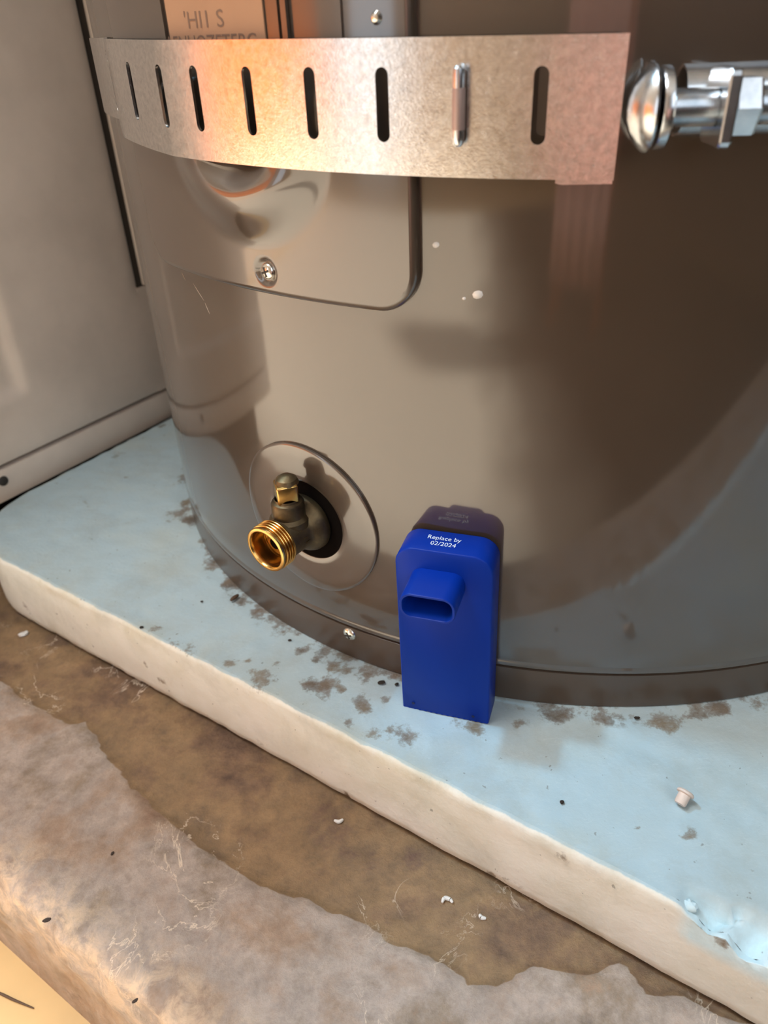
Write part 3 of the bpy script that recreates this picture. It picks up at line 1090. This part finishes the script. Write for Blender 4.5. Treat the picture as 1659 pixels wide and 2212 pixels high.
# doubled end behind the right edge
v = []; f = []
for i in range(9):
    ph = -14.2 + 3.5 * i / 8
    for (w, o_) in ((-.035 - .02 * i / 8 * 0, -.006), (-.035, -.009), (.98, -.009), (.98, -.006)):
        v.append(strap_map(ph, w - (.012 if i > 0 and w < 0 else 0) * (1 - i / 8), o_))
for i in range(8):
    for k in range(4):
        f.append((i * 4 + k, i * 4 + (k + 1) % 4, (i + 1) * 4 + (k + 1) % 4, (i + 1) * 4 + k))
f.append((0, 1, 2, 3)); f.append((32, 33, 34, 35))
mesh('folded_end', v, f, M['galv'], strap, sharp=30)
# hooked pin standing out of a slot
pn = tn(-20.2); pt = ax.cross(pn).normalized()
pc = strap_map(-20.25, .53, .006)
pin = MB()
pin_pts = []
for k, (w, r_) in enumerate(((-.0385, .0035), (-.036, .0058), (-.030, .0066), (-.02, .0068), (0, .0068), (.02, .0068), (.030, .0070), (.036, .0064), (.0385, .004))):
    pin_pts.append((w, r_))
pin.lathe([(0.0001, -.039)] + [(r_, w) for w, r_ in pin_pts] + [(0.0001, .039)], pc + pn * .006, ax, 16)
o = pin.build('slot_pin', M['zinc'], strap); o['label'] = 'zinc pin hooked through the slot'
MB().lathe([(.0069, -.022), (.00715, -.020), (.00715, .016), (.0069, .018)], pc + pn * .006, ax, 16, a0=0.0, a1=2 * math.pi).build('pin_rust_band', M['rusty'], strap)

# ------------------------------------------------------------------ tensioning bolt and tube
ha = Vector((.985, -.10, 0)).normalized()
ho = Vector((.272, .874, .9165))
hb = thing('strap_bolt', ho, 'zinc plated bolt with domed head nuts and square washer at the strap end', 'bolt')
MB().lathe([(0, -.0165), (.010, -.0160), (.022, -.0125), (.032, -.0065), (.039, -.0005), (.0415, .004), (.0405, .0065), (.030, .0075), (.018, .0075)], ho + ha * .012, ha, 44).build('domed_head', M['zinc'], hb)


def hexf(t):
    k = math.pi / 3
    u = (t % k) - k / 2
    return .92 / math.cos(u) * .98


def sqf(t):
    k = math.pi / 2
    u = ((t + math.pi / 4) % k) - k / 2
    return min(1.32, 1 / math.cos(u))


MB().lathe([(.017, .018), (.0375, .018), (.0385, .020), (.0385, .027), (.036, .029), (.017, .029)], ho + ha * .006, ha, 44).build('flange_washer', M['zinc'], hb)
# threaded shank: rings stand for the thread crests
pr = []
d_ = .03
while d_ < .40:
    pr += [(.0165, d_), (.0182, d_ + .0011), (.0165, d_ + .0022)]; d_ += .0022 * 1.15
MB().lathe(pr, ho, ha, 28).build('threaded_shank', M['zinc'], hb)
ow = ho + ha * .082
o = MB().lathe([(.017, 0), (.0345, 0), (.0355, .002), (.0355, .010), (.0345, .012), (.017, .012)], ow, ha, 64, square=sqf).build('square_washer', M['zinc'], hb, sharp=25)
MB().lathe([(.0175, .013), (.0270, .013), (.0285, .0155), (.0285, .0365), (.027, .039), (.0175, .039)], ow, ha, 60, square=hexf).build('hex_nut', M['zinc'], hb, sharp=20)
tub = thing('wall_strut_tube', ho + ha * .125 + Vector((0, .0, -.035)), 'hollow zinc plated tube behind the hex nut at right edge', 'tube')
MB().lathe([(.031, .0), (.0345, .0), (.0345, 4.1), (.031, 4.1)], ho + ha * .062 + Vector((.0, .048, .002)), ha, 40, closed=True).build('tube_wall', M['zinc'], tub)

# ------------------------------------------------------------------ blue leak sensor
BA = Vector((.0171, .9378, 0)); bt = Vector((.943101, -.332508, 0)); bn = Vector((-.332508, -.943101, 0))
lean = Matrix.Rotation(math.radians(.75), 3, bn)       # leans a touch to the left
BW, BH, BD, BR = .1507, .3415, .056, .030
box = thing('leak_sensor', BA + bt * BW / 2, 'tall blue plastic box with a square spout standing against the tank', 'sensor')
piv = BA + bt * BW


def bp(t, d, z):
    """t across, d outwards from the front face, z up"""
    v = bt * (t - BW) + bn * d + Vector((0, 0, z))
    return piv + lean @ v


def rrect(t0, t1, z0, z1, rt, rb, n=10):
    pts = []
    for (cx_, cz_, r_, a0) in ((t1 - rb, z0 + rb, rb, -math.pi / 2), (t1 - rt, z1 - rt, rt, 0), (t0 + rt, z1 - rt, rt, math.pi / 2), (t0 + rb, z0 + rb, rb, math.pi)):
        for i in range(n + 1):
            a = a0 + math.pi / 2 * i / n
            pts.append((cx_ + r_ * math.cos(a), cz_ + r_ * math.sin(a)))
    return pts


def rim_solid(t0, t1, z0, z1, rt, rb, prof):
    """stack of insets: prof (inset, depth); caps both ends"""
    mb = MB(); rows_ = []
    for ins, dp in prof:
        rows_.append([bp(t, dp, z) for t, z in rrect(t0 + ins, t1 - ins, z0 + ins * (1 if rb > .01 else 0), z1 - ins, max(.001, rt - ins), max(.0006, rb - ins))])
    n_ = len(rows_[0])
    v = [p_ for r_ in rows_ for p_ in r_]; f = []
    for j in range(len(rows_) - 1):
        for i in range(n_):
            f.append((j * n_ + i, j * n_ + (i + 1) % n_, (j + 1) * n_ + (i + 1) % n_, (j + 1) * n_ + i))
    f.append(tuple(range(n_))); f.append(tuple((len(rows_) - 1) * n_ + i for i in range(n_)))
    return mb.add(v, f)


rim_solid(0, BW, .001, BH, BR, .0008, [(.0012, -BD), (0, -BD + .0015), (0, -.0026), (.0010, -.0008), (.0026, 0)]).build('case', M['blue'], box, sharp=50)
# spout: open rounded duct
T0, T1, Z0, Z1, NL = .0250, .1090, .2610, .3075, .064
outer = rrect(T0, T1, Z0, Z1, .019, .019); inner = rrect(T0 + .0048, T1 - .0048, Z0 + .0048, Z1 - .0048, .0145, .0145)
rows_ = [(outer, 0), (outer, NL - .0014), ('o2', NL), ('i2', NL), (inner, NL - .0014), (inner, .006)]
o2 = rrect(T0 + .001, T1 - .001, Z0 + .001, Z1 - .001, .018, .018); i2 = rrect(T0 + .0038, T1 - .0038, Z0 + .0038, Z1 - .0038, .0155, .0155)
v = []
for pts, d_ in rows_:
    pts = o2 if pts == 'o2' else i2 if pts == 'i2' else pts
    v += [bp(t, d_, z) for t, z in pts]
n_ = len(outer); f = []
for j in range(5):
    for i in range(n_):
        f.append((j * n_ + i, j * n_ + (i + 1) % n_, (j + 1) * n_ + (i + 1) % n_, (j + 1) * n_ + i))
f.append(tuple(5 * n_ + i for i in range(n_)))
mesh('spout', v, f, M['blue'], box, sharp=50)
for t, z in ((.0195, .0145), (.1243, .012)):
    v = [bp(t + .0028 * math.cos(2 * math.pi * i / 12), .0003, z + .0028 * math.sin(2 * math.pi * i / 12)) for i in range(12)]
    mesh('drain_hole', v + [p_ + bn * .0004 for p_ in v], [tuple(range(12)), tuple(range(12, 24))] + [(i, (i + 1) % 12, 12 + (i + 1) % 12, 12 + i) for i in range(12)], M['blue_dark'], box, False)
for txt, t, d, sz in (('Replace by', .0685, -.0355, .0140), ('02/2024', .0705, -.0205, .0140)):
    vs, fs = text_mesh(txt, sz)
    mesh('lettering', [bp(t + p_.x * .86, d - p_.y, BH + .0005) for p_ in vs], fs, M['white_ink'], box, False)
# faint knurled lower lip
for i in range(14):
    t = .012 + i * (BW - .024) / 13
    MB().box(bp(t, -.002, .002), bt, bn, ax, .002, .0022, .0014).build('lip_tooth', M['blue'], box, smooth=False)

# ------------------------------------------------------------------ small things lying about
pp = px_hit(1478, 1722, .010)
plug = thing('plastic_plug', (pp.x, pp.y, .0), 'small beige plastic plug lying on the blue foam near the right', 'plug')
pdir = Vector((.60, .62, .50)).normalized()
pc_ = Vector((pp.x - .004, pp.y - .004, .0135))
MB().lathe([(0, .012), (.0105, .0118), (.0128, .0095), (.0130, .007), (.0120, .0062), (.0090, .006), (.0088, -.008), (.0078, -.0102), (0, -.0102)], pc_, pdir, 28).build('flanged_body', M['plug'], plug)
MB().box(pc_ - pdir * .002 + pdir.cross(ax).normalized() * .004 - pdir.cross(pdir.cross(ax)).normalized() * -.0085, pdir, pdir.cross(ax).normalized(), pdir.cross(pdir.cross(ax)).normalized(), .006, .0010, .0008).build('side_rib', M['plug'], plug, smooth=False)


def crumb(name, px, py, z, r, mat, label, cat, group=None, stretch=1.0, ang=0.0):
    P = px_hit(px, py, z)
    v = []; f = []
    n1_, n2_ = 9, 6
    for i in range(n2_ + 1):
        for j in range(n1_):
            t = 2 * math.pi * j / n1_; u = math.pi * i / n2_
            k = 1 + .3 * noise.noise(Vector((math.cos(t) * 2 + px, math.sin(t) * 2, math.cos(u) * 2 + py)))
            x, y = math.sin(u) * math.cos(t) * stretch, math.sin(u) * math.sin(t)
            x, y = x * math.cos(ang) - y * math.sin(ang), x * math.sin(ang) + y * math.cos(ang)
            v.append(P + Vector((x, y, math.cos(u) * .55 + .50)) * r * k)
    for i in range(n2_):
        for j in range(n1_):
            f.append((i * n1_ + j, i * n1_ + (j + 1) % n1_, (i + 1) * n1_ + (j + 1) % n1_, (i + 1) * n1_ + j))
    return tag(mesh(name, v, f, mat, None, org=P), label, cat, group)


for px, py, r, s_, a_, lb in ((824, 1476, .0042, 1.8, .1, 'black crumb on the foam left of the blue box, farther from it'),
                              (857, 1479, .0032, 1.3, .4, 'tiny black crumb on the foam touching the blue box edge'),
                              (626, 1384, .0028, 1.4, .2, 'black crumb on the foam below the brass drain valve'),
                              (306, 1356, .003, 1.5, .3, 'black crumb at the front edge of the foam, left side'),
                              (436, 1300, .0025, 1.2, .0, 'lone dark crumb in the middle of the left foam area'),
                              (1214, 1734, .003, 1.3, .8, 'dark crumb on bright foam in front of the shadow notch'),
                              (1376, 1552, .003, 1.8, .0, 'dark crumb on foam close before the tank skirt at right')):
    crumb('crumb', px, py, .0005, r, M['crumb'], lb, 'crumb', 'dark crumbs on the foam board', s_, a_)
crumb('white_flake', 52, 1372, ZS - .010, .008, M['flake'], 'white foam flake on the stone by the board corner', 'flake', None, 1.5, .5)
for px, py, r, a_, lb in ((102, 1989, .007, .2, 'dark chip lying on the pale stone near the chipped edge'), (243, 1844, .004, 1.2, 'small dark chip on the pale stone, upright'),
                          (292, 2163, .005, .6, 'dark chip in the crumbling stone edge at bottom')):
    crumb('stone_chip', px + 80 * 0, py, ZS, r * .55, M['chip'], lb, 'chip', 'dark chips on the stone slab', 1.8, a_)


def strand(name, pts, r, mat, label, cat):
    pts = [Vector(p_) for p_ in pts]
    # smooth catmull
    out = []
    for i in range(len(pts) - 1):
        p0, p1, p2, p3 = pts[max(0, i - 1)], pts[i], pts[i + 1], pts[min(len(pts) - 1, i + 2)]
        for k in range(6):
            t = k / 6
            out.append(.5 * ((2 * p1) + (p2 - p0) * t + (2 * p0 - 5 * p1 + 4 * p2 - p3) * t * t + (3 * p1 - p0 - 3 * p2 + p3) * t ** 3))
    out.append(pts[-1])
    mb = MB(); mb.tube(out, [r * (.45 + .55 * math.sin(math.pi * (i + .5) / len(out))) for i in range(len(out))], 8)
    return tag(mb.build(name, mat, None, org=pts[0]), label, cat)


strand('twig', [px_hit(498, 1297, .005), px_hit(506, 1291, .006), px_hit(515, 1285, .005)], .0042, M['twig'], 'short brown twig on the foam by the tank skirt', 'twig')
strand('hair_strand', [px_hit(-30, 2136, ZF + .002), px_hit(0, 2146, ZF + .003), px_hit(30, 2160, ZF + .004), px_hit(73, 2178, ZF + .002)], .0024, M['twig'], 'thin dark hair on the yellow floor at bottom left', 'hair')
for pts, lb in ((((722, 1772), (732, 1775), (741, 1770)), 'white curled shaving on the brown stone below the foam'),
                (((955, 1950), (960, 1940), (972, 1943), (978, 1950)), 'larger white curled shaving on stone before the blue box'),
                (((1036, 1975), (1040, 1982), (1050, 1984)), 'short white shaving on dark stone, nearest the foam nick')):
    strand('white_shaving', [px_hit(x, y, ZS - .006) for x, y in pts], .0034, M['flake'], lb, 'shaving')['group'] = 'white shavings on the stone slab'
